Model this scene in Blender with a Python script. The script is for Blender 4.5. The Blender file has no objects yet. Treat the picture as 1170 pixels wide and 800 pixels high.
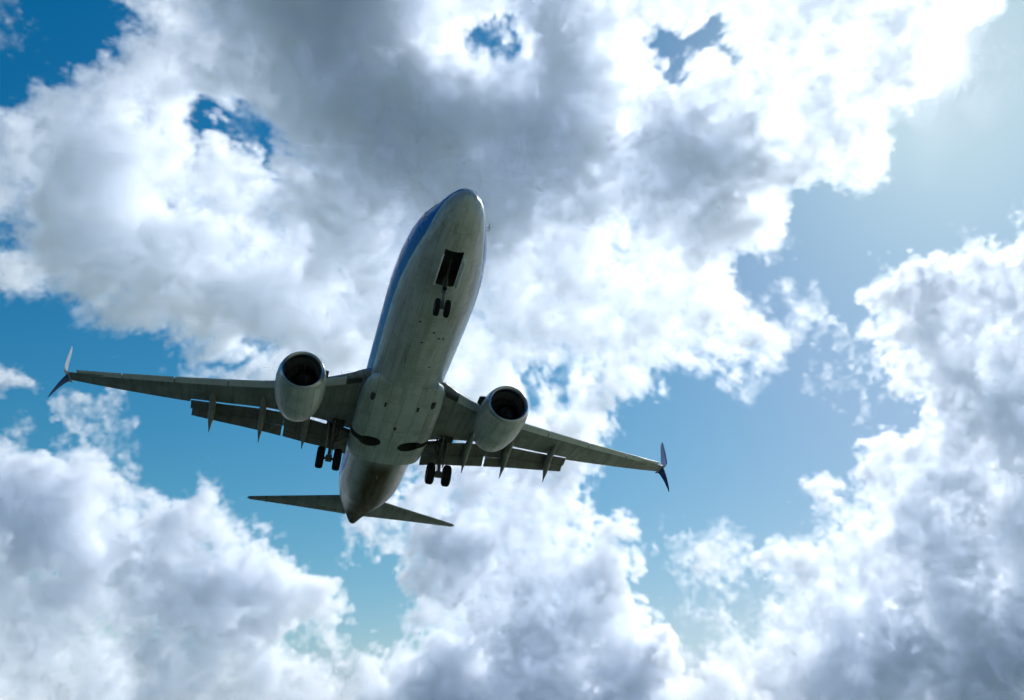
import bpy, bmesh, math, random
import numpy as np
from mathutils import Matrix, Vector

S = bpy.context.scene
C = S.collection
R = math.radians

# ------------------------------------------------------------------ camera
FPX = 1078.3                      # focal length in pixels of a 1170 x 800 picture
CAM = np.array([0.0, 0.0, 1.7])
# attitude of the airliner (x aft, y starboard, z up) seen from the camera (x right, y down, z forward)
RPC = np.array([[-0.256, -0.966, 0.045], [0.498, -0.171, -0.850], [0.829, -0.196, 0.525]])
_u, _s, _v = np.linalg.svd(RPC)
RPC = _u @ _v
TPC = np.array([-1.508, -6.183, 34.269])
UPC = RPC @ np.array([-math.sin(R(3.0)), 0, math.cos(R(3.0))])      # nose three degrees up on the approach
_fw = np.array([0, 0, 1.0]) - UPC * UPC[2]
_fw /= np.linalg.norm(_fw)
WFC = np.stack([np.cross(_fw, UPC), _fw, UPC])                      # world from camera


def mat4(rot, loc):
    m = Matrix.Identity(4)
    for i in range(3):
        for j in range(3):
            m[i][j] = float(rot[i, j])
        m[i][3] = float(loc[i])
    return m


def ray(u, v):
    d = WFC @ np.array([(u - 585) / FPX, (v - 400) / FPX, 1.0])
    return d / np.linalg.norm(d)


cam = bpy.data.cameras.new('camera')
cam.sensor_width = 36
cam.lens = 36 * FPX / 1170
cam.clip_start = 0.1
cam.clip_end = 60000
camo = bpy.data.objects.new('camera', cam)
C.objects.link(camo)
camo.matrix_world = mat4(WFC @ np.diag([1.0, -1.0, -1.0]), CAM)
S.camera = camo

# ------------------------------------------------------------------ sky, sun, exposure
SUN_DIR = ray(1078, 40)
SUN_EL = math.asin(SUN_DIR[2])
SUN_AZ = math.atan2(SUN_DIR[0], SUN_DIR[1])
SKY_POWER = (3.0, 1.60, 1.25)
SKY_SCALE = (0.0027 / 0.12, 0.0257 / 0.12, 0.05 / 0.12)
w = bpy.data.worlds.new('World')
S.world = w
w.use_nodes = True
nt = w.node_tree
bg = nt.nodes['Background']
sky = nt.nodes.new('ShaderNodeTexSky')
sky.sky_type = 'NISHITA'
sky.sun_disc = False
sky.sun_elevation = SUN_EL
sky.sun_rotation = SUN_AZ
sky.altitude = 0
sky.air_density = 1.5
sky.dust_density = 0.40
sky.ozone_density = 2.0
sep = nt.nodes.new('ShaderNodeSeparateColor')
com = nt.nodes.new('ShaderNodeCombineColor')
nt.links.new(sky.outputs[0], sep.inputs[0])
outs = []
for ch in range(3):                                  # clear teal blue of this air
    pw = nt.nodes.new('ShaderNodeMath')
    pw.operation = 'POWER'
    pw.inputs[1].default_value = SKY_POWER[ch]
    ml = nt.nodes.new('ShaderNodeMath')
    ml.operation = 'MULTIPLY'
    ml.inputs[1].default_value = SKY_SCALE[ch]
    nt.links.new(sep.outputs[ch], pw.inputs[0])
    nt.links.new(pw.outputs[0], ml.inputs[0])
    outs.append(ml.outputs[0])
gb = nt.nodes.new('ShaderNodeMath')
gb.operation = 'MULTIPLY'
gb.inputs[1].default_value = 0.86
nt.links.new(outs[2], gb.inputs[0])
gm_ = nt.nodes.new('ShaderNodeMath')                 # never greener than the blue allows
gm_.operation = 'MINIMUM'
nt.links.new(outs[1], gm_.inputs[0])
nt.links.new(gb.outputs[0], gm_.inputs[1])
mn = nt.nodes.new('ShaderNodeMath')                  # never redder than it is green
mn.operation = 'MINIMUM'
sb = nt.nodes.new('ShaderNodeMath')
sb.operation = 'SUBTRACT'
sb.use_clamp = False
sb.inputs[1].default_value = 0.010 / 0.12
mx = nt.nodes.new('ShaderNodeMath')
mx.operation = 'MAXIMUM'
mx.inputs[1].default_value = 0.002 / 0.12
nt.links.new(outs[0], sb.inputs[0])
nt.links.new(sb.outputs[0], mx.inputs[0])
nt.links.new(mx.outputs[0], mn.inputs[0])
gk = nt.nodes.new('ShaderNodeMath')
gk.operation = 'MULTIPLY_ADD'
gk.inputs[1].default_value = 0.50 * 0.12
gk.inputs[2].default_value = 0.38
nt.links.new(outs[1], gk.inputs[0])
gl = nt.nodes.new('ShaderNodeMath')
gl.operation = 'MULTIPLY'
nt.links.new(outs[1], gl.inputs[0])
nt.links.new(gk.outputs[0], gl.inputs[1])
nt.links.new(gl.outputs[0], mn.inputs[1])
for ch, x in enumerate((mn.outputs[0], gm_.outputs[0], outs[2])):
    nt.links.new(x, com.inputs[ch])
nt.links.new(com.outputs[0], bg.inputs['Color'])
bg.inputs['Strength'].default_value = 0.12
sun = bpy.data.lights.new('sun', 'SUN')
sun.energy = 4.8
sun.angle = R(0.53)
sun.color = (1.0, 0.98, 0.95)
suno = bpy.data.objects.new('sun', sun)
C.objects.link(suno)
suno.matrix_world = Matrix.Translation((0, 0, 200)) @ Vector(SUN_DIR).to_track_quat('Z', 'Y').to_matrix().to_4x4()
S.view_settings.view_transform = 'Standard'
S.view_settings.look = 'None'
S.view_settings.exposure = 0.0
S.view_settings.gamma = 1.0
S.view_settings.use_curve_mapping = False

cy = S.cycles
cy.use_denoising = True
cy.use_adaptive_sampling = True
cy.adaptive_threshold = 0.08
cy.max_bounces = 20
cy.diffuse_bounces = 3
cy.glossy_bounces = 3
cy.transmission_bounces = 2
cy.transparent_max_bounces = 8
cy.volume_bounces = 16
cy.volume_step_rate = 5.0
cy.adaptive_min_samples = 16
cy.volume_max_steps = 512
# ------------------------------------------------------------------ ground: open dry meadow, out to the horizon
gm = bpy.data.materials.new('dry_meadow')
gm.use_nodes = True
_t = gm.node_tree
_b = _t.nodes['Principled BSDF']
_b.inputs['Roughness'].default_value = 0.95
_c = _t.nodes.new('ShaderNodeTexCoord')
_mixes = (0.12, 0.17, 0.08, 1), (0.26, 0.28, 0.21, 1)
_f = None
for _scale in (0.004, 0.06, 1.5):
    _n = _t.nodes.new('ShaderNodeTexNoise')
    _n.inputs['Scale'].default_value = _scale
    _n.inputs['Detail'].default_value = 8
    _t.links.new(_c.outputs['Object'], _n.inputs['Vector'])
    if _f is None:
        _f = _n.outputs['Fac']
    else:
        _a = _t.nodes.new('ShaderNodeMath')
        _a.operation = 'ADD'
        _t.links.new(_f, _a.inputs[0])
        _t.links.new(_n.outputs['Fac'], _a.inputs[1])
        _f = _a.outputs[0]
_m = _t.nodes.new('ShaderNodeMapRange')
_m.inputs[1].default_value = 1.1
_m.inputs[2].default_value = 1.9
_t.links.new(_f, _m.inputs[0])
_x = _t.nodes.new('ShaderNodeMix')
_x.data_type = 'RGBA'
_x.inputs[6].default_value, _x.inputs[7].default_value = _mixes
_t.links.new(_m.outputs[0], _x.inputs[0])
_t.links.new(_x.outputs[2], _b.inputs['Base Color'])
bm = bmesh.new()
bmesh.ops.create_grid(bm, x_segments=40, y_segments=40, size=30000)
me = bpy.data.meshes.new('ground')
bm.to_mesh(me)
bm.free()
me.materials.append(gm)
ground = bpy.data.objects.new('ground', me)
C.objects.link(ground)
ground['kind'] = 'structure'
ground['label'] = 'open grass field under the approach path'

# ------------------------------------------------------------------ clouds
# Thickness of the two cloud fields, one character for each thirty by thirty cell of sky: 0 clear, 1 wisp, 3 thin and bright, 8 deep and grey.
UPPER = """
100002333577777743336643333333343333220
110002333577777642116643200133333332000
000013333567777754336653200343333332000
023333333445677765456665333443333332000
233442300124677776667764455433333210000
334554303103577777667764566643333200000
345553333303567766667765467763332100000
345543323334555566666654576532100000000
135654433333444456656542345541000000000
235665543333444455554332333321000000000
323455555444444444443443333200000000000
011224555554444433333443333311100000000
000013324555554433333333333333100000000
000000121133433333333222322321000000000
000000002333333333331123200011000000000
000000000013333333333332000000000000000
000000000000000001233331000000000000000
"""
LOWER = """
000000000000000000000000000000000000001
000000000000000000000000000000000000123
000000000000000000000000000000000233344
000000000000000000000000000000000344444
000000000000000000000000000000010344444
000000000000000000000000000000011234444
200000000000000000000000000000011134444
012110000000000000000000000000001013456
101110000000000001233330000000000134456
333210000000000233333320000000000343334
455431011000000333443310000000022345544
776523443000022344333310000000022244556
577633454300022266333333011110112446676
467745566530002346544554012223333344434
345534578754300333444555001112233345675
333334546753300023456643511112235763677
333334544311201333466645711122336774688
333343443332223466766668722223367666888
333333443333325677777777753334466557888
"""


def parse(txt, top):
    rows = [[int(c) for c in r] for r in txt.split()]
    m = np.zeros((29, 41))
    for j, r in enumerate(rows):
        m[top + j + 1, 1:40] = r[:39] + [0] * (39 - len(r))
    m[:, 0] = m[:, 1]
    m[:, 40] = m[:, 39]
    if top == 0:
        m[0] = m[1]
    m[28] = m[27]
    return m


def spline(m, y, x):
    """Smooth (Catmull-Rom) look-up of a small table at fractional rows y and columns x."""
    def wts(t):
        return [-.5*t + t*t - .5*t**3, 1 - 2.5*t*t + 1.5*t**3, .5*t + 2*t*t - 1.5*t**3, -.5*t*t + .5*t**3]
    y = np.clip(y, 0, m.shape[0] - 1.001)
    x = np.clip(x, 0, m.shape[1] - 1.001)
    iy = y.astype(int)
    ix = x.astype(int)
    wy, wx = wts(y - iy), wts(x - ix)
    out = np.zeros_like(y)
    for a in range(4):
        for b in range(4):
            out += wy[a] * wx[b] * m[np.clip(iy + a - 1, 0, m.shape[0] - 1), np.clip(ix + b - 1, 0, m.shape[1] - 1)]
    return out


def noise(shape, rng, beta, lo, hi=1e9):
    """Gaussian fractal noise, unit deviation; wavelengths between lo and hi cells."""
    f = np.fft.rfftn(rng.standard_normal(shape, dtype=np.float32))
    ks = [np.fft.fftfreq(n) for n in shape[:-1]] + [np.fft.rfftfreq(shape[-1])]
    k = np.sqrt(sum(a.reshape([-1 if i == j else 1 for j in range(len(shape))])**2 for i, a in enumerate(ks)))
    k[(0,) * len(shape)] = 1
    amp = k**(-beta / 2)
    amp[(k > 1 / lo) | (k < 1 / hi)] = 0
    amp[(0,) * len(shape)] = 0
    r = np.fft.irfftn(f * amp, s=shape, axes=tuple(range(len(shape)))).astype(np.float32)
    return r / r.std()


def volume_material(name, density, aniso):
    m = bpy.data.materials.new(name)
    m.use_nodes = True
    t = m.node_tree
    t.nodes.clear()
    o = t.nodes.new('ShaderNodeOutputMaterial')
    v = t.nodes.new('ShaderNodeVolumeScatter')
    v.inputs['Color'].default_value = (1, 1, 1, 1)
    v.inputs['Anisotropy'].default_value = aniso
    f = t.nodes.new('ShaderNodeVolumeInfo')
    d = t.nodes.new('ShaderNodeMath')                  # the grid holds extinction per kilometre
    d.operation = 'MULTIPLY'
    d.inputs[1].default_value = density
    t.links.new(f.outputs['Density'], d.inputs[0])
    t.links.new(d.outputs[0], v.inputs['Density'])
    b = t.nodes.new('ShaderNodeVolumeAbsorption')      # absorbs red, which puts the blue of shaded cloud into its colour
    b.inputs['Color'].default_value = (0, 0.41, 1, 1)
    k = t.nodes.new('ShaderNodeMath')
    k.operation = 'MULTIPLY'
    k.inputs[1].default_value = 0.05
    t.links.new(d.outputs[0], k.inputs[0])
    t.links.new(k.outputs[0], b.inputs['Density'])
    a = t.nodes.new('ShaderNodeAddShader')
    t.links.new(v.outputs[0], a.inputs[0])
    t.links.new(b.outputs[0], a.inputs[1])
    t.links.new(a.outputs[0], o.inputs['Volume'])
    return m


def clouds(label, table, top, u0, u1, v0, v1, dist, voxel, depth, seed, tau, aniso, detail, h0=10, h1=11, rough=0.33, billow=0.22, off=0.60, least=0.07):
    """One field of cloud as a true volume. Lengths are in picture pixels at its distance; a pixel there is dist / FPX metres."""
    rng = np.random.default_rng(seed)
    px = dist / FPX
    uc, vc = (u0 + u1) / 2, (v0 + v1) / 2
    n = ray(uc, vc)
    up = np.array([0, 0, 1.0])
    ax = np.cross(n, up); ax /= np.linalg.norm(ax)
    ay = np.cross(ax, n)
    rot = np.stack([ax, ay, -n], 1)
    cen = CAM + n * dist
    # extent of the box in its own plane
    def local(u, v):
        d = ray(u, v)
        p = d * dist / (d @ n)
        return p @ ax / px, p @ ay / px
    cs = [local(u, v) for u in (u0, uc, u1) for v in (v0, vc, v1)]
    a0, a1 = min(c[0] for c in cs), max(c[0] for c in cs)
    b0, b1 = min(c[1] for c in cs), max(c[1] for c in cs)
    na, nb, nc = [int(round(x / voxel)) for x in (a1 - a0, b1 - b0, depth)]
    A = np.linspace(a0, a1, na)
    B = np.linspace(b0, b1, nb)
    W = np.linspace(-depth / 2, depth / 2, nc)
    # where each column of the box stands in the sky
    AA, BB = np.meshgrid(A, B, indexing='ij')
    P = n[None, None] * FPX + AA[..., None] * ax + BB[..., None] * ay
    Q = P @ WFC
    U = Q[..., 0] / Q[..., 2] * FPX + 585
    V = Q[..., 1] / Q[..., 2] * FPX + 400
    wu = noise((na, nb), rng, 2.9, 2.5, 50) * detail
    wv = noise((na, nb), rng, 2.9, 2.5, 50) * detail
    H = spline(parse(table, top), (V + wv - 15) / 30 + 1, (U + wu - 15) / 30 + 1)
    H = np.maximum(H, 0).astype(np.float32)
    n1 = noise((na, nb, nc), rng, 3.3, 2.0, 60)
    n2 = np.abs(noise((na, nb, nc), rng, 3.7, 2.5, 34))
    w0 = noise((na, nb), rng, 4, 20, 200) * 14
    half = h0 + h1 * np.minimum(H, 6)
    e = 1 - np.abs(W[None, None] - w0[..., None]) / half[..., None]
    edge = np.minimum(H, 2.6)[..., None] / 2.6
    F = edge * 1.15 - off + 0.9 * (e - 0.5) + rough * n1 - billow * (n2 - 0.6)
    soft = np.interp(H, [0, 1.4, 3], [0.65, 0.5, 0.18])[..., None]      # veils where it is thin, firm billows where it is deep
    D = np.clip((F + 0.5 * (soft - 0.18)) / soft, 0, 1)
    D = D * D * (3 - 2 * D) * (H[..., None] > 0.35)
    D[D < least] = 0
    # column thickness from the table
    tt = np.interp(H, [0, 1, 2, 3, 4, 5, 6, 7, 8], tau)
    sig = tt / (2 * half * px)              # extinction per metre
    rag = np.interp(H, [0, 3, 6], [0.6, 0.48, 0.25])[..., None]
    n3 = noise((na, nb, nc), rng, 3.0, 2.0, 24)
    D = (D * np.exp(rag * n3 - rag * 0.35) * sig[..., None] * 1000).astype(np.float32)
    for ax_ in range(3):                     # nothing cut off at the faces of the box
        for s in (0, -1):
            sl = [slice(None)] * 3
            sl[ax_] = s
            D[tuple(sl)] = 0
    me = bpy.data.meshes.new('clouds')
    me.vertices.add(D.size)
    at = me.attributes.new('density', 'FLOAT', 'POINT')
    at.data.foreach_set('value', D.ravel())
    o = bpy.data.objects.new('clouds', me)
    C.objects.link(o)
    o.matrix_world = mat4(rot, cen)
    g = bpy.data.node_groups.new('cloud_field', 'GeometryNodeTree')
    g.interface.new_socket('Geometry', in_out='INPUT', socket_type='NodeSocketGeometry')
    g.interface.new_socket('Geometry', in_out='OUTPUT', socket_type='NodeSocketGeometry')
    N = g.nodes.new
    L = g.links.new
    gi, go = N('NodeGroupInput'), N('NodeGroupOutput')
    lo = Vector((A[0] * px, B[0] * px, -W[-1] * px))
    hi = Vector((A[-1] * px, B[-1] * px, -W[0] * px))
    vc_ = N('GeometryNodeVolumeCube')
    for k, vv in (('Min', lo), ('Max', hi), ('Resolution X', na), ('Resolution Y', nb), ('Resolution Z', nc)):
        vc_.inputs[k].default_value = vv
    pos = N('GeometryNodeInputPosition')
    mr = N('ShaderNodeMapRange')
    mr.data_type = 'FLOAT_VECTOR'
    mr.inputs[7].default_value = lo
    mr.inputs[8].default_value = hi
    mr.inputs[9].default_value = (0, 0, nc - 1)
    mr.inputs[10].default_value = (na - 1, nb - 1, 0)
    L(pos.outputs[0], mr.inputs[6])
    sep = N('ShaderNodeSeparateXYZ')
    L(mr.outputs[1], sep.inputs[0])
    def mth(op, a, b):
        q = N('ShaderNodeMath')
        q.operation = op
        for i, x in enumerate((a, b)):
            if x is None:
                continue
            if isinstance(x, (int, float)):
                q.inputs[i].default_value = x
            else:
                L(x, q.inputs[i])
        return q.outputs[0]
    # integer index (float maths would lose the low digits)
    def fi(x):
        q = N('FunctionNodeFloatToInt')
        q.rounding_mode = 'ROUND'
        L(x, q.inputs[0])
        return q.outputs[0]
    def im(op, a, b):
        q = N('FunctionNodeIntegerMath')
        q.operation = op
        for i, x in enumerate((a, b)):
            if isinstance(x, int):
                q.inputs[i].default_value = x
            else:
                L(x, q.inputs[i])
        return q.outputs[0]
    ix, iy, iz = fi(sep.outputs[0]), fi(sep.outputs[1]), fi(sep.outputs[2])
    idx = im('ADD', im('MULTIPLY', im('ADD', im('MULTIPLY', ix, nb), iy), nc), iz)
    si = N('GeometryNodeSampleIndex')
    si.data_type = 'FLOAT'
    si.domain = 'POINT'
    L(gi.outputs[0], si.inputs[0])
    na_ = N('GeometryNodeInputNamedAttribute')
    na_.data_type = 'FLOAT'
    na_.inputs[0].default_value = 'density'
    L(na_.outputs[0], si.inputs['Value'])
    L(idx, si.inputs['Index'])
    L(si.outputs[0], vc_.inputs['Density'])
    sm = N('GeometryNodeSetMaterial')
    mat = volume_material('cloud_vapour', 0.001, aniso)
    sm.inputs['Material'].default_value = mat
    L(vc_.outputs[0], sm.inputs[0])
    L(sm.outputs[0], go.inputs[0])
    me.materials.append(mat)
    md = o.modifiers.new('cloud_field', 'NODES')
    md.node_group = g
    o['kind'] = 'stuff'
    o['label'] = label
    print('clouds', na, nb, nc, na * nb * nc / 1e6, 'M voxels')
    return o


TAU = [0, .5, 1.2, 2.4, 4.1, 6.4, 9.2, 12.5, 15]
clouds('broken white and grey cloud spread across the top of the sky', UPPER, 0, -60, 1140, -60, 520, 1500, 2.5, 220, 3, TAU, 0.47, 10, off=0.66)
TAU = [0, .8, 1.8, 3.0, 4.4, 6.2, 8.6, 11, 13]
clouds('heaped white clouds with grey undersides low in the sky', LOWER, 8, -60, 1230, 230, 860, 3200, 2.6, 200, 7, TAU, 0.45, 10, 8, 7, 0.24, 0.60, 0.70)
GLOW_VEIL = """
000000000000000000000000000001122233211
000000000000000000000000000001122233211
000000000000000000000000000000112233211
000000000000000000000000000000112222111
000000000000000000000000000000011222110
000000000000000000000000000000001111100
000000000000000000000000000000000111000
"""
clouds('added thin veil that makes the glow round the sun', GLOW_VEIL, 0, 860, 1290, -150, 260, 4500, 15.0, 120, 11, [0, .0025, .0075, .020, .024, .024, .024, .024, .024], 0.85, 4, 20, 4, 0.06, 0.05, 0.10, 0.0)  # added haze volume, put here to spread a soft glow round the sun
# ------------------------------------------------------------------ materials
def principled(name, col, rough=0.5, metal=0.0, coat=0.0):
    m = bpy.data.materials.new(name)
    m.use_nodes = True
    b = m.node_tree.nodes['Principled BSDF']
    b.inputs['Base Color'].default_value = (*col, 1)
    b.inputs['Roughness'].default_value = rough
    b.inputs['Metallic'].default_value = metal
    b.inputs['Coat Weight'].default_value = coat
    b.inputs['Coat Roughness'].default_value = 0.12
    return m


class Nodes:
    """Small shorthand for shader nodes."""
    def __init__(self, m):
        self.t = m.node_tree
        self.b = self.t.nodes['Principled BSDF']

    def put(self, x, sock):
        if isinstance(x, bpy.types.NodeSocket):
            self.t.links.new(x, sock)
        elif isinstance(x, tuple) and len(x) == 3 and sock.type == 'RGBA':
            sock.default_value = (*x, 1)
        else:
            sock.default_value = x

    def math(self, op, a, b=0.0, clamp=False):
        n = self.t.nodes.new('ShaderNodeMath')
        n.operation = op
        n.use_clamp = clamp
        self.put(a, n.inputs[0])
        self.put(b, n.inputs[1])
        return n.outputs[0]

    def mix(self, f, a, b, kind='MIX'):
        n = self.t.nodes.new('ShaderNodeMix')
        n.data_type = 'RGBA'
        n.blend_type = kind
        self.put(f, n.inputs[0])
        self.put(a, n.inputs[6])
        self.put(b, n.inputs[7])
        return n.outputs[2]

    def ramp(self, x, lo, hi, a=0.0, b=1.0):
        n = self.t.nodes.new('ShaderNodeMapRange')
        n.interpolation_type = 'SMOOTHSTEP'
        self.put(x, n.inputs[0])
        for i, v in enumerate((lo, hi, a, b)):
            n.inputs[i + 1].default_value = v
        return n.outputs[0]

    def xyz(self):
        c = self.t.nodes.new('ShaderNodeTexCoord')
        s = self.t.nodes.new('ShaderNodeSeparateXYZ')
        self.t.links.new(c.outputs['Object'], s.inputs[0])
        return c.outputs['Object'], s.outputs

    def noise(self, vec, scale, detail=5.0, rough=0.6, stretch=(1, 1, 1)):
        mp = self.t.nodes.new('ShaderNodeMapping')
        mp.inputs['Scale'].default_value = stretch
        self.t.links.new(vec, mp.inputs['Vector'])
        n = self.t.nodes.new('ShaderNodeTexNoise')
        n.inputs['Scale'].default_value = scale
        n.inputs['Detail'].default_value = detail
        n.inputs['Roughness'].default_value = rough
        self.t.links.new(mp.outputs[0], n.inputs['Vector'])
        return n.outputs['Fac']


def weather(n, col, vec, xs, grime=(0.10, 0.09, 0.065), amount=0.45, seam=1.6, panels=0.8):
    """Airline grime: streaks along the airflow, blotches, and fine panel joints."""
    streak = n.ramp(n.noise(vec, 1.0, 6, 0.65, (0.25, 3.0, 3.0)), 0.44, 0.66, 0, amount)
    blotch = n.ramp(n.noise(vec, 0.8, 5, 0.6), 0.46, 0.66, 0, amount * 0.8)
    col = n.mix(n.math('MAXIMUM', streak, blotch), col, grime)
    # each skin panel has its own slightly different tone
    mp = n.t.nodes.new('ShaderNodeMapping')
    mp.inputs['Scale'].default_value = (0.62, 0.62, 0.62)
    n.t.links.new(vec, mp.inputs['Vector'])
    br = n.t.nodes.new('ShaderNodeTexBrick')
    br.inputs['Scale'].default_value = 1.0
    br.inputs['Brick Width'].default_value = 1.15
    br.inputs['Row Height'].default_value = 0.42
    br.inputs['Mortar Size'].default_value = 0.009
    br.inputs['Color1'].default_value = (0.80, 0.80, 0.80, 1)
    br.inputs['Color2'].default_value = (1, 1, 1, 1)
    br.inputs['Mortar'].default_value = (0.42, 0.42, 0.40, 1)
    n.t.links.new(mp.outputs[0], br.inputs['Vector'])
    col = n.mix(panels, col, br.outputs['Color'], 'MULTIPLY')
    # hatches and fasteners: small dark spots scattered over the skin
    vo = n.t.nodes.new('ShaderNodeTexVoronoi')
    vo.inputs['Scale'].default_value = 1.7
    n.t.links.new(vec, vo.inputs['Vector'])
    spot = n.math('MULTIPLY', n.math('LESS_THAN', vo.outputs['Distance'], 0.075), n.math('GREATER_THAN', n.noise(vec, 0.9, 2), 0.52))
    col = n.mix(n.math('MULTIPLY', spot, 0.6 * min(1, panels * 2)), col, (0.05, 0.05, 0.045))
    if seam:
        fr = n.math('FRACT', n.math('DIVIDE', xs[0], seam))
        line = n.math('LESS_THAN', n.math('ABSOLUTE', n.math('SUBTRACT', fr, 0.5)), 0.009)
        col = n.mix(n.math('MULTIPLY', line, 0.28), col, (0.08, 0.08, 0.07))
    return col


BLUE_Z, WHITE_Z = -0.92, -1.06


def livery():
    m = principled('fuselage_paint', (.5, .5, .5), 0.32, 0, 0.12)
    n = Nodes(m)
    vec, xs = n.xyz()
    z = xs[2]
    # towards the tail the colours climb with the sweep of the rear belly
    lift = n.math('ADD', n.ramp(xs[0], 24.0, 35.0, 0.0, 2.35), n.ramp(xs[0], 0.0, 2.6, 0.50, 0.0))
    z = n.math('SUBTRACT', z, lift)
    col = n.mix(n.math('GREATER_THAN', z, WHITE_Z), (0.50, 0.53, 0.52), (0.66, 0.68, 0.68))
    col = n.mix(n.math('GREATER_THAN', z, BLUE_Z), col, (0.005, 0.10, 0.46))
    # cabin windows
    fx = n.math('ABSOLUTE', n.math('SUBTRACT', n.math('FRACT', n.math('DIVIDE', xs[0], 0.508)), 0.5))
    win = n.math('MULTIPLY', n.math('LESS_THAN', fx, 0.24), n.math('LESS_THAN', n.math('ABSOLUTE', n.math('SUBTRACT', xs[2], 0.42)), 0.17))
    win = n.math('MULTIPLY', win, n.math('MULTIPLY', n.math('GREATER_THAN', xs[0], 6.2), n.math('LESS_THAN', xs[0], 30.2)))
    col = n.mix(win, col, (0.012, 0.014, 0.018))
    col = weather(n, col, vec, xs, amount=0.4, seam=2.54, panels=0.5)
    # soot and hydraulic film along the keel behind the wheel wells
    keel = n.ramp(n.math('ABSOLUTE', xs[1]), 0.35, 1.3, 1, 0)
    aft = n.math('MULTIPLY', n.ramp(xs[0], 20.0, 22.5), keel)
    film = n.ramp(n.noise(vec, 1.2, 5, 0.6, (0.3, 2.0, 1.0)), 0.25, 0.65, 0.80, 1.0)
    under = n.math('MAXIMUM', n.math('LESS_THAN', z, WHITE_Z), n.math('GREATER_THAN', xs[0], 31.5))
    soot = n.math('MULTIPLY', n.math('MULTIPLY', aft, film), under)
    col = n.mix(soot, col, (0.085, 0.064, 0.036))
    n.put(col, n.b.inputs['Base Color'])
    n.put(n.math('ADD', n.ramp(n.noise(vec, 3.0), 0.3, 0.7, 0.26, 0.42), n.math('MULTIPLY', soot, 0.45)), n.b.inputs['Roughness'])
    n.put(n.ramp(soot, 0.0, 0.8, 0.12, 0.0), n.b.inputs['Coat Weight'])
    n.put(n.ramp(soot, 0.0, 0.8, 0.5, 0.1), n.b.inputs['Specular IOR Level'])
    return m


def painted(name, col, amount=0.45, rough=0.42, seam=1.6, grime=(0.09, 0.08, 0.055), coat=0.15):
    m = principled(name, col, rough, 0, coat)
    n = Nodes(m)
    vec, xs = n.xyz()
    n.put(weather(n, col, vec, xs, grime, amount, seam, 0.8 if seam else 0.0), n.b.inputs['Base Color'])
    n.put(n.ramp(n.noise(vec, 4.0), 0.3, 0.7, rough - 0.07, rough + 0.12), n.b.inputs['Roughness'])
    return m


def rubber():
    m = principled('tyre_rubber', (0.018, 0.018, 0.018), 0.95)
    m.node_tree.nodes['Principled BSDF'].inputs['Specular IOR Level'].default_value = 0.15
    n = Nodes(m)
    vec, xs = n.xyz()
    n.put(n.mix(n.noise(vec, 6.0), (0.008, 0.008, 0.008), (0.02, 0.019, 0.017)), n.b.inputs['Base Color'])
    return m


M = {
    'livery': livery(),
    'belly': painted('fairing_paint', (0.52, 0.56, 0.54), 0.4, 0.38, 1.27),
    'wing': painted('wing_grey_paint', (0.27, 0.275, 0.25), 0.55, 0.45, 1.1),
    'flap': painted('flap_grey_paint', (0.16, 0.155, 0.135), 0.6, 0.5, 1.9),
    'slat': painted('slat_aluminium', (0.62, 0.64, 0.66), 0.2, 0.35, 0, (0.2, 0.2, 0.19)),
    'nacelle': painted('nacelle_paint', (0.56, 0.60, 0.58), 0.45, 0.36, 1.35, coat=0.3),
    'lip': principled('inlet_lip_metal', (0.55, 0.55, 0.56), 0.28, 1.0),
    'duct': principled('inlet_duct_liner', (0.10, 0.10, 0.10), 0.6),
    'fan': principled('fan_titanium', (0.08, 0.08, 0.085), 0.38, 1.0),
    'spinner': principled('spinner_paint', (0.03, 0.03, 0.032), 0.45),
    'white': painted('white_paint', (0.78, 0.79, 0.80), 0.12, 0.35, 0),
    'blue': painted('tail_blue_paint', (0.012, 0.12, 0.45), 0.1, 0.35, 0),
    'navy': painted('winglet_blue_paint', (0.008, 0.07, 0.30), 0.1, 0.35, 0),
    'metal': painted('gear_steel', (0.42, 0.43, 0.43), 0.5, 0.45, 0),
    'gear_dark': painted('nose_gear_steel', (0.11, 0.11, 0.11), 0.5, 0.5, 0),
    'hub': principled('wheel_hub_metal', (0.5, 0.5, 0.5), 0.4, 0.6),
    'rubber': rubber(),
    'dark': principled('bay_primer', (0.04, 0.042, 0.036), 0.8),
    'hot': principled('exhaust_metal', (0.22, 0.19, 0.16), 0.4, 1.0),
    'glass': principled('cockpit_glass', (0.01, 0.012, 0.015), 0.08, 0, 0.5),
    'beacon': principled('beacon_red_lens', (0.12, 0.02, 0.015), 0.2),
}

# ------------------------------------------------------------------ mesh helpers
PI = math.pi


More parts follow.
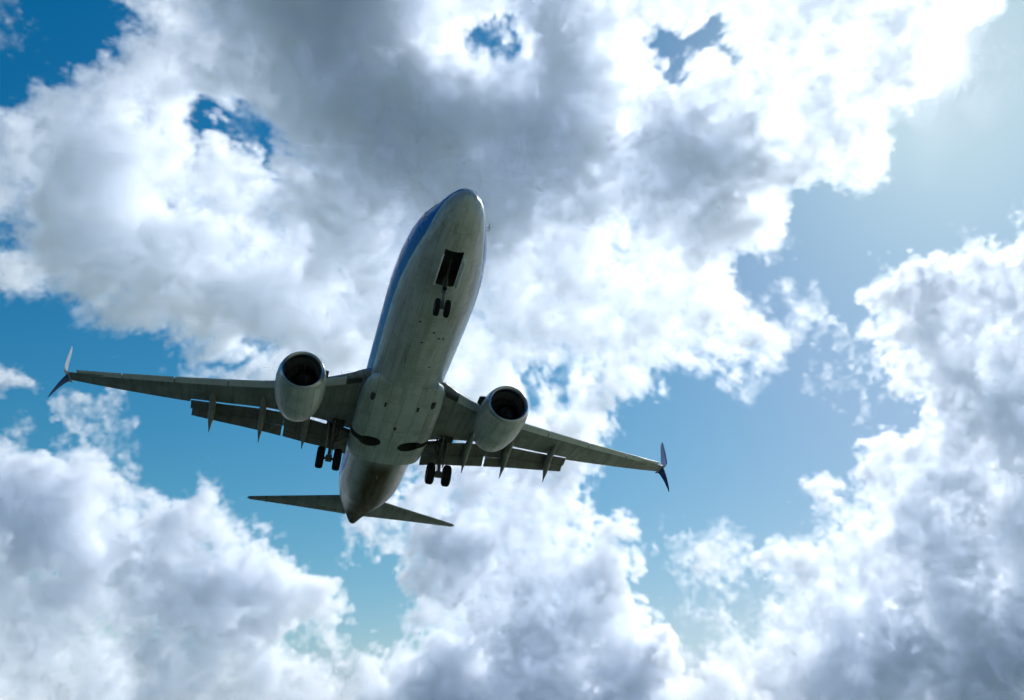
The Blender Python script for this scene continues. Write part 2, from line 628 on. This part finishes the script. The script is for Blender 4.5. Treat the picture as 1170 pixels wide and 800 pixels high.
class MB:
    """Collects lofts, lathes and plates into one mesh."""
    def __init__(self):
        self.v, self.f = [], []

    def loft(self, rings, closed=True, cap=True):
        k = len(self.v)
        n = len(rings[0])
        for r in rings:
            self.v += [tuple(map(float, p)) for p in r]
        for i in range(len(rings) - 1):
            for j in range(n if closed else n - 1):
                a, b = k + i * n + j, k + i * n + (j + 1) % n
                self.f.append((a, b, b + n, a + n))
        if cap and closed:
            self.f.append(tuple(range(k + n - 1, k - 1, -1)))
            e = k + (len(rings) - 1) * n
            self.f.append(tuple(range(e, e + n)))
        return self

    def lathe(self, prof, o, axis=(1, 0, 0), n=40, squash=None, cap=True):
        """prof: (along, radius) from o along axis."""
        ax = Vector(axis).normalized()
        e1 = ax.orthogonal().normalized()
        if abs(ax.x) > 0.9:
            e1 = Vector((0, 1, 0))
        e2 = ax.cross(e1)
        rings = []
        for s, r in prof:
            ring = []
            for j in range(n):
                t = 2 * PI * j / n
                y, z = r * math.cos(t), r * math.sin(t)
                if squash:
                    z = squash(s, z)
                ring.append(Vector(o) + ax * s + e1 * y + e2 * z)
            rings.append(ring)
        return self.loft(rings, True, cap)

    def tube(self, pts, r, n=12):
        pts = [Vector(p) for p in pts]
        rs = r if isinstance(r, (list, tuple)) else [r] * len(pts)
        rings = []
        for i, p in enumerate(pts):
            d = (pts[min(i + 1, len(pts) - 1)] - pts[max(i - 1, 0)]).normalized()
            e1 = d.cross(Vector((0.13, 0.31, 0.94))).normalized()
            e2 = d.cross(e1)
            rings.append([p + (e1 * math.cos(2 * PI * j / n) + e2 * math.sin(2 * PI * j / n)) * rs[i] for j in range(n)])
        return self.loft(rings)

    def plate(self, quad, t):
        """A panel of four or more corners, t thick."""
        q = [Vector(p) for p in quad]
        nrm = (q[1] - q[0]).cross(q[2] - q[0]).normalized() * (t / 2)
        return self.loft([[p - nrm for p in q], [p + nrm for p in q]])

    def box(self, a, b):
        (x0, y0, z0), (x1, y1, z1) = a, b
        return self.loft([[(x0, y0, z0), (x1, y0, z0), (x1, y1, z0), (x0, y1, z0)], [(x0, y0, z1), (x1, y0, z1), (x1, y1, z1), (x0, y1, z1)]])

    def build(self, name, mat, parent=None, smooth=True, angle=35):
        me = bpy.data.meshes.new(name)
        me.from_pydata(self.v, [], self.f)
        bm = bmesh.new()
        bm.from_mesh(me)
        bmesh.ops.recalc_face_normals(bm, faces=bm.faces)
        bm.to_mesh(me)
        bm.free()
        me.materials.append(mat)
        if smooth:
            me.shade_smooth()
            try:
                me.set_sharp_from_angle(angle=R(angle))
            except Exception:
                pass
        o = bpy.data.objects.new(name, me)
        C.objects.link(o)
        o.parent = parent
        return o


def foil(tc, cut=1.0, n=14, camber=0.012):
    """Closed aerofoil loop in chord fractions, blunt where it is cut."""
    xs = [cut * (1 - math.cos(PI * i / n)) / 2 for i in range(n + 1)]
    th = lambda x: 5 * tc * (0.2969 * math.sqrt(max(x, 0)) - 0.126 * x - 0.3516 * x**2 + 0.2843 * x**3 - 0.1030 * x**4)
    cm = lambda x: camber * 4 * x * (1 - x)
    up = [(x, cm(x) + th(x)) for x in xs]
    lo = [(x, cm(x) - th(x)) for x in xs]
    return up[::-1] + lo[1:]


def section(le, chord, tc, nrm=(0, 0, 1), cut=1.0, rot=0.0, camber=0.012):
    """Aerofoil ring; chord runs aft, rot turns the nose up (trailing edge down) in radians."""
    N = Vector(nrm).normalized()
    c, s = math.cos(rot), math.sin(rot)
    out = []
    for x, t in foil(tc, cut, camber=camber):
        X, T = x * chord, t * chord
        out.append(Vector(le) + Vector((1, 0, 0)) * (X * c + T * s) + N * (T * c - X * s))
    return out


def lerp(y, ys, vs):
    return float(np.interp(y, ys, vs))


# ------------------------------------------------------------------ the airliner: x aft from the nose, y starboard, z up from the axis
plane = bpy.data.objects.new('airliner', None)
C.objects.link(plane)
plane.empty_display_size = 3
plane.matrix_world = mat4(WFC @ RPC, WFC @ TPC + CAM)
plane['label'] = 'twin-engined blue and grey passenger jet descending overhead with its landing gear down'
plane['category'] = 'airplane'

FUS = np.array([
    (0, -.64, -.70, .03), (.05, -.47, -.87, .19), (.15, -.34, -.99, .32), (.4, -.09, -1.20, .53), (.8, .12, -1.40, .73), (1.3, .34, -1.56, .91),
    (1.9, .62, -1.70, 1.08), (2.6, 1.08, -1.82, 1.27), (3.3, 1.47, -1.91, 1.44), (4.2, 1.76, -1.98, 1.61), (5.5, 1.92, -2.04, 1.77), (7, 1.95, -2.06, 1.86),
    (8.5, 1.95, -2.06, 1.88), (24.5, 1.95, -2.06, 1.88), (26, 1.95, -2.02, 1.88), (27, 1.95, -1.92, 1.86), (28, 1.94, -1.75, 1.83), (29, 1.93, -1.52, 1.77), (30, 1.92, -1.26, 1.69), (31, 1.90, -.98, 1.59),
    (32, 1.87, -.70, 1.46), (33, 1.82, -.41, 1.32), (34, 1.76, -.13, 1.16), (35, 1.68, .14, .98), (36, 1.58, .38, .78), (37, 1.44, .58, .56), (37.6, 1.32, .68, .42), (38.0, 1.20, .74, .30)])


def fus(x):
    return [lerp(x, FUS[:, 0], FUS[:, i]) for i in (1, 2, 3)]


def fus_point(x, a, out=0.0):
    """Point of the skin at station x; a is the angle from the keel towards starboard."""
    t, b, h = fus(x)
    return Vector((x, (h + out) * math.sin(a), (t + b) / 2 - ((t - b) / 2 + out) * math.cos(a)))


stations = sorted(set([round(v, 3) for v in list(FUS[:, 0]) + list(np.linspace(0, 8.5, 44)) + list(np.linspace(8.5, 24.5, 22)) + list(np.linspace(24.5, 38, 40))]))
mb = MB()
mb.loft([[fus_point(x, 2 * PI * j / 72) for j in range(72)] for x in stations])
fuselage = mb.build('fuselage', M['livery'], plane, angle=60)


def cut_out(obj, cutters, inner):
    """Cut recesses; faces made by the cut take the second material."""
    tools = []
    for c in cutters:
        t = c.build('cutter', M['dark'], None, False)
        t.parent = plane
        tools.append(t)
        md = obj.modifiers.new('recess', 'BOOLEAN')
        md.operation = 'DIFFERENCE'
        md.solver = 'EXACT'
        md.object = t
        md.material_mode = 'TRANSFER'
    bpy.context.view_layer.update()
    dg = bpy.context.evaluated_depsgraph_get()
    me = bpy.data.meshes.new_from_object(obj.evaluated_get(dg), preserve_all_data_layers=True, depsgraph=dg)
    obj.modifiers.clear()
    old = obj.data
    obj.data = me
    me.name = old.name
    for t in tools:
        bpy.data.objects.remove(t, do_unlink=True)


# nose gear bay
bay = MB().loft([[(2.12, -.36, z), (4.06, -.36, z), (4.06, .36, z), (2.12, .36, z)] for z in (-2.6, -1.15)])
cut_out(fuselage, [bay], None)

# belly fairing
mb = MB()
rings = []
for x, hw, bot, top, p in [(12.5, 1.45, -2.03, -1.20, 2.0), (12.9, 1.75, -2.09, -1.0, 2.1), (13.5, 1.88, -2.15, -.8, 2.2), (14.4, 1.96, -2.21, -.6, 2.3), (15.6, 2.02, -2.26, -.5, 2.5), (17.2, 2.05, -2.28, -.5, 2.6),
                        (18.4, 2.05, -2.28, -.5, 2.6), (19.4, 2.02, -2.26, -.5, 2.5), (20.3, 2.0, -2.22, -.6, 2.6), (20.95, 1.95, -2.15, -.7, 2.4), (21.0, 1.85, -2.00, -.75, 2.4)]:
    ring = []
    for j in range(48):
        t = 2 * PI * j / 48
        cs, sn = math.cos(t), math.sin(t)
        y = hw * math.copysign(abs(sn)**(2 / p), sn)
        zc, hz = (top + bot) / 2, (top - bot) / 2
        ring.append((x, y, zc - hz * math.copysign(abs(cs)**(2 / p), cs)))
    rings.append(ring)
mb.loft(rings)
fairing = mb.build('belly_fairing', M['belly'], plane, angle=50)
WELL_X = 18.30
wells = [MB().lathe([(0, .63), (1.1, .63)], (WELL_X, s * 1.02, -2.8), (0, 0, 1), 36, lambda q, z: z * .82) for s in (-1, 1)]
wells += [MB().box((WELL_X - .28, min(s * 1.3, s * 2.6), -2.8), (WELL_X + .30, max(s * 1.3, s * 2.6), -1.5)) for s in (-1, 1)]
cut_out(fairing, wells, None)
cut_out(fuselage, [MB().lathe([(0, .63), (1.5, .63)], (WELL_X, s * 1.02, -2.8), (0, 0, 1), 36, lambda q, z: z * .82) for s in (-1, 1)], None)
for s in (-1, 1):
    # ram air scoop: dark mouth in the shoulder of the fairing
    MB().lathe([(0, .02), (.02, .12), (.5, .13), (.9, .02)], (13.6, s * 1.42, -1.95), (1, 0, 0), 16, lambda q, z: z * .55).build('air_scoop', M['dark'], fairing)
    MB().lathe([(0, .02), (.02, .05), (.35, .05), (.4, .01)], (14.0, s * .78, -2.17), (1, 0, 0), 12).build('air_scoop', M['dark'], fairing)
# keel antennas, drain masts, beacon
for x, y, l, h in ((9.6, .55, .36, .42), (11.0, -.1, .16, .16), (22.6, 0.0, .30, .22)):
    b = fus(x)[1]
    MB().loft([section((x, y, b + .06), l, .16), section((x + .12, y, b - h), l * .55, .14)]).build('blade_antenna', M['dark'] if x < 20 else M['white'], fuselage)
random.seed(5)
for x, y in ((7.4, -.25), (7.9, -.55), (8.3, .1), (8.0, -.75), (10.4, -.6), (6.8, .45)):
    p = fus_point(x, math.asin(y / 1.88), 0)
    MB().lathe([(-.03, .055), (.015, .05), (.025, .02)], p, (0, 0, -1), 10).build('drain_port', M['dark'], fuselage)
MB().lathe([(-.05, .08), (.02, .08), (.06, .06), (.08, .02)], (16.2, 0, -2.36), (0, 0, -1), 14).build('beacon', M['beacon'], fairing)
# pitot probes
for s in (-1, 1):
    for dx, a in ((2.15, 1.62), (2.35, 1.80)):
        p = fus_point(dx, s * a, 0)
        q = fus_point(dx, s * a, .09)
        MB().tube([p, q, q + Vector((-.22, 0, 0))], .018, 8).build('pitot_probe', M['metal'], fuselage)
# cockpit windows: panes following the brow of the nose
for s in (-1, 1):
    for x0, x1, a0, a1 in ((1.95, 2.50, 2.62, 3.10), (2.15, 2.75, 2.10, 2.56), (2.6, 3.15, 1.90, 2.12)):
        g = [[fus_point(x0 + (x1 - x0) * i / 4, s * (a0 + (a1 - a0) * j / 4), .012) for j in range(5)] for i in range(5)]
        MB().loft(g, closed=False, cap=False).build('cockpit_window', M['glass'], fuselage)
# tail cone end
MB().lathe([(-.02, .27), (.0, .29), (.22, .24), (.30, .20), (.31, .15), (.1, .13)], (37.98, 0, .97), (1, 0, .25), 24).build('exhaust_pipe', M['hot'], fuselage)


def wing_z(y):
    y = abs(y)
    return -1.2 + max(y - 1.88, 0) * math.tan(R(6)) + 0.75 * (max(y - 4, 0) / 13)**2


LE_Y, LE_X = (0, 2.1, 3.7, 6.5, 9.3, 13.2, 16.6, 17.2), (12.3, 13.85, 15.08, 16.80, 18.25, 20.35, 22.30, 22.66)
SL_Y, SL_X = (0, 2.0, 3.0, 4.3, 5.6, 6.7, 10.5), (20.2, 19.85, 19.50, 19.40, 19.46, 19.68, 21.08)
TE_Y, TE_X = (10.4, 13.6, 15.0, 17.2), (21.42, 22.40, 22.86, 23.55)
TIP = 16.95


def make_wing(s):
    """s = 1 starboard, -1 port."""
    def P(x, y, z):
        return (x, s * y, z)

    def wing_sec(y, flapped):
        le = lerp(y, LE_Y, LE_X) + (0.10 if y > 2.3 else 0)
        tc = lerp(y, (1, 4, 8, 17), (.135, .12, .105, .09))
        if flapped:
            end, cut = lerp(y, SL_Y, SL_X), .80
        else:
            end, cut = lerp(y, TE_Y, TE_X), 1.0
        ch = (end - le) / cut
        return section(P(le, y, wing_z(y) + tc * ch * .42), ch, tc, (0, 0, 1), cut)
    ys = [1.0, 1.6, 2.1, 2.6, 3.2, 3.7, 4.5, 5.2, 5.8, 6.5, 7.4, 8.3, 9.3, 10.36]
    rings = [wing_sec(y, True) for y in ys] + [wing_sec(y, False) for y in (10.40, 11.5, 13.2, 14.5, 15.6, 16.4, TIP)]
    wing = MB().loft(rings).build('wing', M['wing'], plane, angle=40)

    # slats outboard of the engine, Krueger flap inboard
    for y0, y1 in ((5.95, 8.35), (8.42, 11.1), (11.17, 13.9), (13.97, 16.5)):
        rg = []
        for y in np.linspace(y0, y1, 4):
            le = lerp(y, LE_Y, LE_X)
            rg.append(section(P(le - .10, y, wing_z(y) + .10), .62 - .018 * y, .20, cut=1.0, rot=R(16), camber=.06))
        MB().loft(rg).build('slat', M['slat'], wing)
    rg = []
    for y in np.linspace(2.75, 4.05, 4):
        le = lerp(y, LE_Y, LE_X)
        rg.append(section(P(le - .16, y, wing_z(y) + .12), .60, .16, rot=R(12), camber=.05))
    MB().loft(rg).build('krueger_flap', M['slat'], wing)
    MB().loft([section(P(lerp(y, LE_Y, LE_X) - .04, y, wing_z(y) + .02), .5, .16) for y in (2.05, 2.4, 2.7)]).build('root_gap_shade', M['dark'], wing)  # dark foil at the wing root stands for the shade in the gap

    # flaps: main and aft element of each
    def flap_total(y):
        return lerp(y, (2, 4.2, 6.0, 10.4), (1.30, 1.42, 1.34, .88))
    for y0, y1, q0, q1 in ((2.0, 5.42, 2.0, 5.37), (5.43, 10.32, 5.47, 10.22)):
        mains, afts = [], []
        for f in np.linspace(0, 1, 6):
            y = y0 + (y1 - y0) * f
            c = flap_total(y)
            x0, z0 = lerp(y, SL_Y, SL_X) + .045, wing_z(y) + .03
            cm, dm, da = c * .64, R(24), R(44)
            mains.append(section(P(x0, y, z0), cm, .15, rot=dm))
            x1, z1 = x0 + cm * math.cos(dm) - .05, z0 - cm * math.sin(dm) - .025
            afts.append(section(P(x1, q0 + (q1 - q0) * f, z1), c * .42, .13, rot=da))
        fl = MB().loft(mains).build('flap', M['flap'], wing)
        MB().loft(afts).build('aft_flap', M['flap'], wing)
    # flap track fairings
    for y, tx, tz in ((9.15, 21.65, -1.52), (6.55, 21.30, -1.86), (4.29, 20.72, -2.13)):
        x0 = lerp(y, SL_Y, SL_X)
        zl = wing_z(y)
        pts = [(x0 - 1.5, zl + .02, .02, .02), (x0 - 1.2, zl - .03, .10, .10), (x0 - .7, zl - .10, .16, .19), (x0 - .15, zl - .20, .18, .26), (x0 + .15, zl - .28, .18, .28)]
        for k, (w, h) in enumerate(((.175, .27), (.15, .23), (.10, .15), (.05, .07), (.012, .015))):
            f = (k + 1) / 5
            pts.append((x0 + .15 + (tx - x0 - .15) * f, zl - .28 + (tz - zl + .28) * f, w, h))
        rg = []
        for i, (x, z, w, h) in enumerate(pts):
            a, b = pts[max(i - 1, 0)], pts[min(i + 1, len(pts) - 1)]
            d = Vector((b[0] - a[0], 0, b[1] - a[1])).normalized()
            e = Vector((-d.z, 0, d.x))
            rg.append([Vector(P(x, y, z)) + Vector((0, 1, 0)) * (w * math.cos(2 * PI * j / 14)) + e * (h * math.sin(2 * PI * j / 14)) for j in range(14)])
        MB().loft(rg).build('flap_track_fairing', M['wing'], wing)
    # split winglet: tall upper blade and raked lower strake
    zt = wing_z(TIP) + .06
    up = [((22.55, 16.9, zt), 1.28, (0, 0, 1)), ((22.66, 17.12, zt + .05), 1.22, (0, -.35, 1)), ((22.80, 17.28, zt + .22), 1.14, (0, -.9, .6)), ((23.0, 17.38, zt + .55), 1.0, (0, -1, .2)),
          ((23.5, 17.52, zt + 1.35), .74, (0, -1, .16)), ((24.05, 17.64, zt + 2.25), .46, (0, -1, .14)), ((24.22, 17.67, zt + 2.42), .24, (0, -1, .14))]
    wl = MB().loft([section(P(*p), c, .085, (0, s * nv[1], nv[2])) for p, c, nv in up]).build('winglet', M['white'] if s > 0 else M['blue'], wing, angle=60)  # starboard blade white as if sunlit, port blue as if shaded: painted light
    dn = [((22.85, 17.02, zt + .04), .85, (0, .3, 1)), ((23.1, 17.25, zt - .10), .70, (0, .6, .8)), ((23.5, 17.55, zt - .36), .48, (0, .7, .7)), ((24.0, 17.88, zt - .72), .24, (0, .75, .65)), ((24.25, 18.0, zt - .86), .10, (0, .75, .65))]
    MB().loft([section(P(*p), c, .09, (0, s * nv[1], nv[2])) for p, c, nv in dn]).build('winglet_strake', M['navy'], wing, angle=60)
    # leg bay of the main gear: dark slab standing for its shaded opening
    MB().loft([section(P(lerp(y, SL_Y, SL_X) - .42, y, wing_z(y) - .012), .40, .04) for y in (1.75, 2.2, 2.8, 3.25)]).build('leg_bay_shade', M['dark'], wing)

    # ------------------------------ engine
    ex, ey, ez = 12.59, 4.83, -1.91
    eng = bpy.data.objects.new('engine', None)
    C.objects.link(eng)
    eng.parent = plane
    eng.location = P(ex, ey, ez)
    flat = lambda q, z: z * (.94 if z < 0 else 1.0)
    outer = [(.16, 1.015), (.4, 1.085), (.9, 1.145), (1.6, 1.165), (2.3, 1.135), (2.9, 1.06), (3.4, .965), (3.75, .87), (3.76, .85), (3.3, .83)]
    nac = MB().lathe(outer, (0, 0, 0), (1, 0, 0), 56, flat, cap=False).build('nacelle', M['nacelle'], eng)
    MB().lathe([(.30, .795), (.15, .815), (.06, .85), (.012, .895), (0, .925), (.015, .955), (.06, .985), (.16, 1.016)], (0, 0, 0), (1, 0, 0), 56, flat, cap=False).build('inlet_lip', M['lip'], eng)
    MB().lathe([(.30, .795), (.7, .785), (1.15, .785), (1.16, .02)], (0, 0, 0), (1, 0, 0), 48, flat, cap=False).build('inlet_duct', M['duct'], eng)
    fan = MB()
    for k in range(24):
        t = 2 * PI * k / 24
        rg = []
        for r, tw in ((.22, .9), (.45, .6), (.76, .30)):
            d = Vector((0, math.cos(t), math.sin(t)))
            e = Vector((0, -math.sin(t), math.cos(t)))
            ch = .20
            a = Vector((math.cos(tw), 0, 0)) * ch * .5 + e * (math.sin(tw) * ch * .5)
            c0 = Vector((.98, 0, 0)) + d * r
            nn = a.cross(d).normalized() * .008
            rg.append([c0 - a, c0 + nn, c0 + a, c0 - nn])
        fan.loft(rg)
    fan.build('fan', M['fan'], eng, smooth=False)
    MB().lathe([(.45, .004), (.50, .035), (.62, .09), (.80, .17), (1.0, .25), (1.1, .25)], (0, 0, 0), (1, 0, 0), 28).build('spinner', M['spinner'], eng)
    MB().lathe([(3.0, .70), (3.5, .66), (4.1, .53), (4.5, .45), (4.51, .40), (4.2, .38)], (0, 0, 0), (1, 0, 0), 36, cap=False).build('core_nozzle', M['hot'], eng)
    MB().lathe([(4.0, .32), (4.5, .28), (5.0, .14), (5.3, .02)], (0, 0, 0), (1, 0, 0), 24).build('exhaust_cone', M['hot'], eng)
    zl = wing_z(ey) - ez
    py = []
    for z, x0, x1, w in ((.70, 1.3, 5.6, .30), (1.05, 1.0, 6.3, .34), (zl + .02, 2.7, 6.6, .34), (zl + .28, 3.1, 6.3, .28)):
        py.append([Vector((x0 + (x1 - x0) * fx, w / 2 * fy, z)) for fx, fy in ((0, 0), (.06, .6), (.2, 1), (.6, 1), (1, .15), (1, -.15), (.6, -1), (.2, -1), (.06, -.6))])
    MB().loft(py).build('pylon', M['nacelle'], eng)
    a = R(33)
    d = Vector((0, -s * math.cos(a), math.sin(a)))
    MB().plate([Vector((.75, 0, 0)) + d * 1.10, Vector((1.15, 0, 0)) + d * 1.42, Vector((1.75, 0, 0)) + d * 1.40, Vector((1.9, 0, 0)) + d * 1.10], .03).build('strake', M['dark'], eng, False)

    # ------------------------------ main gear
    gx, gy, gz = 19.47, 2.86, -2.97
    gear = bpy.data.objects.new('main_gear', None)
    C.objects.link(gear)
    gear.parent = plane
    gear.location = P(gx, gy, gz)
    top = wing_z(gy) - gz
    MB().tube([(-.10, 0, top + .1), (-.06, 0, 1.0)], .15, 16).build('strut', M['gear_dark'], gear)
    MB().tube([(-.06, 0, 1.05), (0, 0, 0)], .09, 16).build('piston', M['gear_dark'], gear)
    MB().tube([(0, -.56, 0), (0, .56, 0)], .075, 14).build('axle', M['gear_dark'], gear)
    MB().tube([(-.05, 0, .75), (0, -s * .75, 1.25), (0, -s * 1.25, 1.75)], [.06, .07, .06], 10).build('side_brace', M['gear_dark'], gear)
    MB().tube([(-.05, 0, .8), (-.7, 0, top)], .05, 10).build('drag_brace', M['gear_dark'], gear)
    MB().tube([(.0, 0, .9), (.30, 0, .5), (.03, 0, .12)], .045, 8).build('torsion_link', M['gear_dark'], gear)
    MB().plate([(-.45, s * .28, top - .02), (.40, s * .28, top - .02), (.32, s * .22, .55), (-.38, s * .22, .55)], .04).build('gear_door', M['wing'], gear, False)
    MB().tube([(-.2, -s * .1, top), (-.16, -s * .13, .9), (.02, -s * .12, .1)], .018, 6).build('brake_hose', M['dark'], gear)
    # actuator, links and pipes bunched round the leg
    MB().tube([(-.3, -s * .25, top + .05), (-.12, -s * .30, 1.35), (-.05, -s * .05, .95)], .05, 8).build('actuator', M['dark'], gear)
    MB().tube([(.25, s * .1, top + .05), (.05, s * .05, 1.15)], .045, 8).build('walking_beam', M['dark'], gear)
    MB().box((-.62, -.52, top - .12), (-.30, .10, top + .1)).build('trunnion_block', M['dark'], gear, False)
    MB().box((-.10, -.16, -.13), (.12, .16, .16)).build('brake_housing', M['gear_dark'], gear, False)
    for q in (-1, 1):
        wheel(gear, (0, q * .43, 0), .565, .40)
    return wing


def wheel(parent, loc, r, w):
    h = w / 2
    ty = MB().lathe([(-h * .80, r * .56), (-h * .98, r * .70), (-h * .96, r * .85), (-h * .72, r * .965), (-h * .42, r), (-h * .36, r * .985), (-h * .30, r), (-.02, r * 1.0), (0, r * .985), (.02, r), (h * .30, r), (h * .36, r * .985), (h * .42, r),
                     (h * .72, r * .965), (h * .96, r * .85), (h * .98, r * .70), (h * .80, r * .56)], (0, 0, 0), (0, 1, 0), 40, cap=False)
    wo = bpy.data.objects.new('wheel', None)
    C.objects.link(wo)
    wo.parent = parent
    wo.location = loc
    tyre = ty.build('tyre', M['rubber'], wo)
    MB().lathe([(-h * .80, r * .565), (-h * .55, r * .50), (-h * .5, r * .25), (-h * .75, r * .16), (-h * .75, .01)], (0, 0, 0), (0, 1, 0), 28, cap=False).build('rim', M['gear_dark'], wo)
    MB().lathe([(h * .80, r * .565), (h * .55, r * .50), (h * .5, r * .25), (h * .75, r * .16), (h * .75, .01)], (0, 0, 0), (0, 1, 0), 28, cap=False).build('rim', M['gear_dark'], wo)
    return wo


for s in (1, -1):
    make_wing(s)

# ------------------------------------------------------------------ nose gear
ng = bpy.data.objects.new('nose_gear', None)
C.objects.link(ng)
ng.parent = plane
ng.location = (4.01, 0, -3.04)
MB().tube([(-.22, 0, 1.25), (-.10, 0, .62)], .10, 14).build('strut', M['gear_dark'], ng)
MB().tube([(-.11, 0, .70), (0, 0, 0)], .06, 12).build('piston', M['gear_dark'], ng)
MB().tube([(0, -.28, 0), (0, .28, 0)], .05, 12).build('axle', M['gear_dark'], ng)
MB().tube([(-.12, .0, .8), (-1.1, .0, 1.55)], .05, 10).build('drag_brace', M['dark'], ng)
MB().tube([(-.08, 0, .72), (.18, 0, .42), (.02, 0, .1)], .035, 8).build('torsion_link', M['gear_dark'], ng)
MB().lathe([(0, .02), (.0, .085), (.05, .09), (.10, .03)], (-.28, 0, .72), (1, 0, 0), 16).build('taxi_light', M['glass'], ng)
for q in (-1, 1):
    wheel(ng, (0, q * .20, 0), .345, .20)
for q in (-1, 1):
    # bay doors hang open along both edges of the bay
    MB().plate([(-1.86, q * .385, 1.14), (-.1, q * .385, 1.03), (-.25, q * .45, .80), (-1.80, q * .45, .90)], .035).build('gear_door', M['white'], ng, False)

# ------------------------------------------------------------------ tail
for s in (1, -1):
    st = [(0.6, 33.8, 37.35), (1.5, 34.45, 37.55), (3.5, 35.87, 38.05), (6.9, 38.27, 38.98), (7.25, 38.54, 39.10), (7.38, 38.78, 39.12)]
    tp = MB().loft([section((x0, s * y, 1.0 + .12 * y), x1 - x0, .09, camber=-.008, cut=.72) for y, x0, x1 in st]).build('tailplane', M['wing'], plane)
    MB().loft([section((x0 + .735 * (x1 - x0), s * y, 1.0 + .12 * y - .008), (x1 - x0) * .265, .13, camber=0) for y, x0, x1 in st[:5]]).build('elevator', M['wing'], tp)
    for k in range(4):
        y = 4.6 + .75 * k
        x1 = lerp(y, [q[0] for q in st], [q[2] for q in st])
        MB().tube([(x1 - .03, s * y, 1.0 + .12 * y), (x1 + .16, s * y, 1.0 + .12 * y - .01)], .012, 6).build('static_wick', M['dark'], tp)
fin = MB().loft([section((x0, 0, z), x1 - x0, tc, (0, 1, 0), camber=0) for z, x0, x1, tc in
                 ((1.5, 29.5, 37.3, .05), (2.2, 31.2, 37.5, .07), (2.7, 32.3, 37.6, .09), (6.0, 34.9, 38.5, .09), (8.9, 37.2, 39.3, .09), (9.05, 37.45, 39.33, .06))]).build('fin', M['blue'], plane)
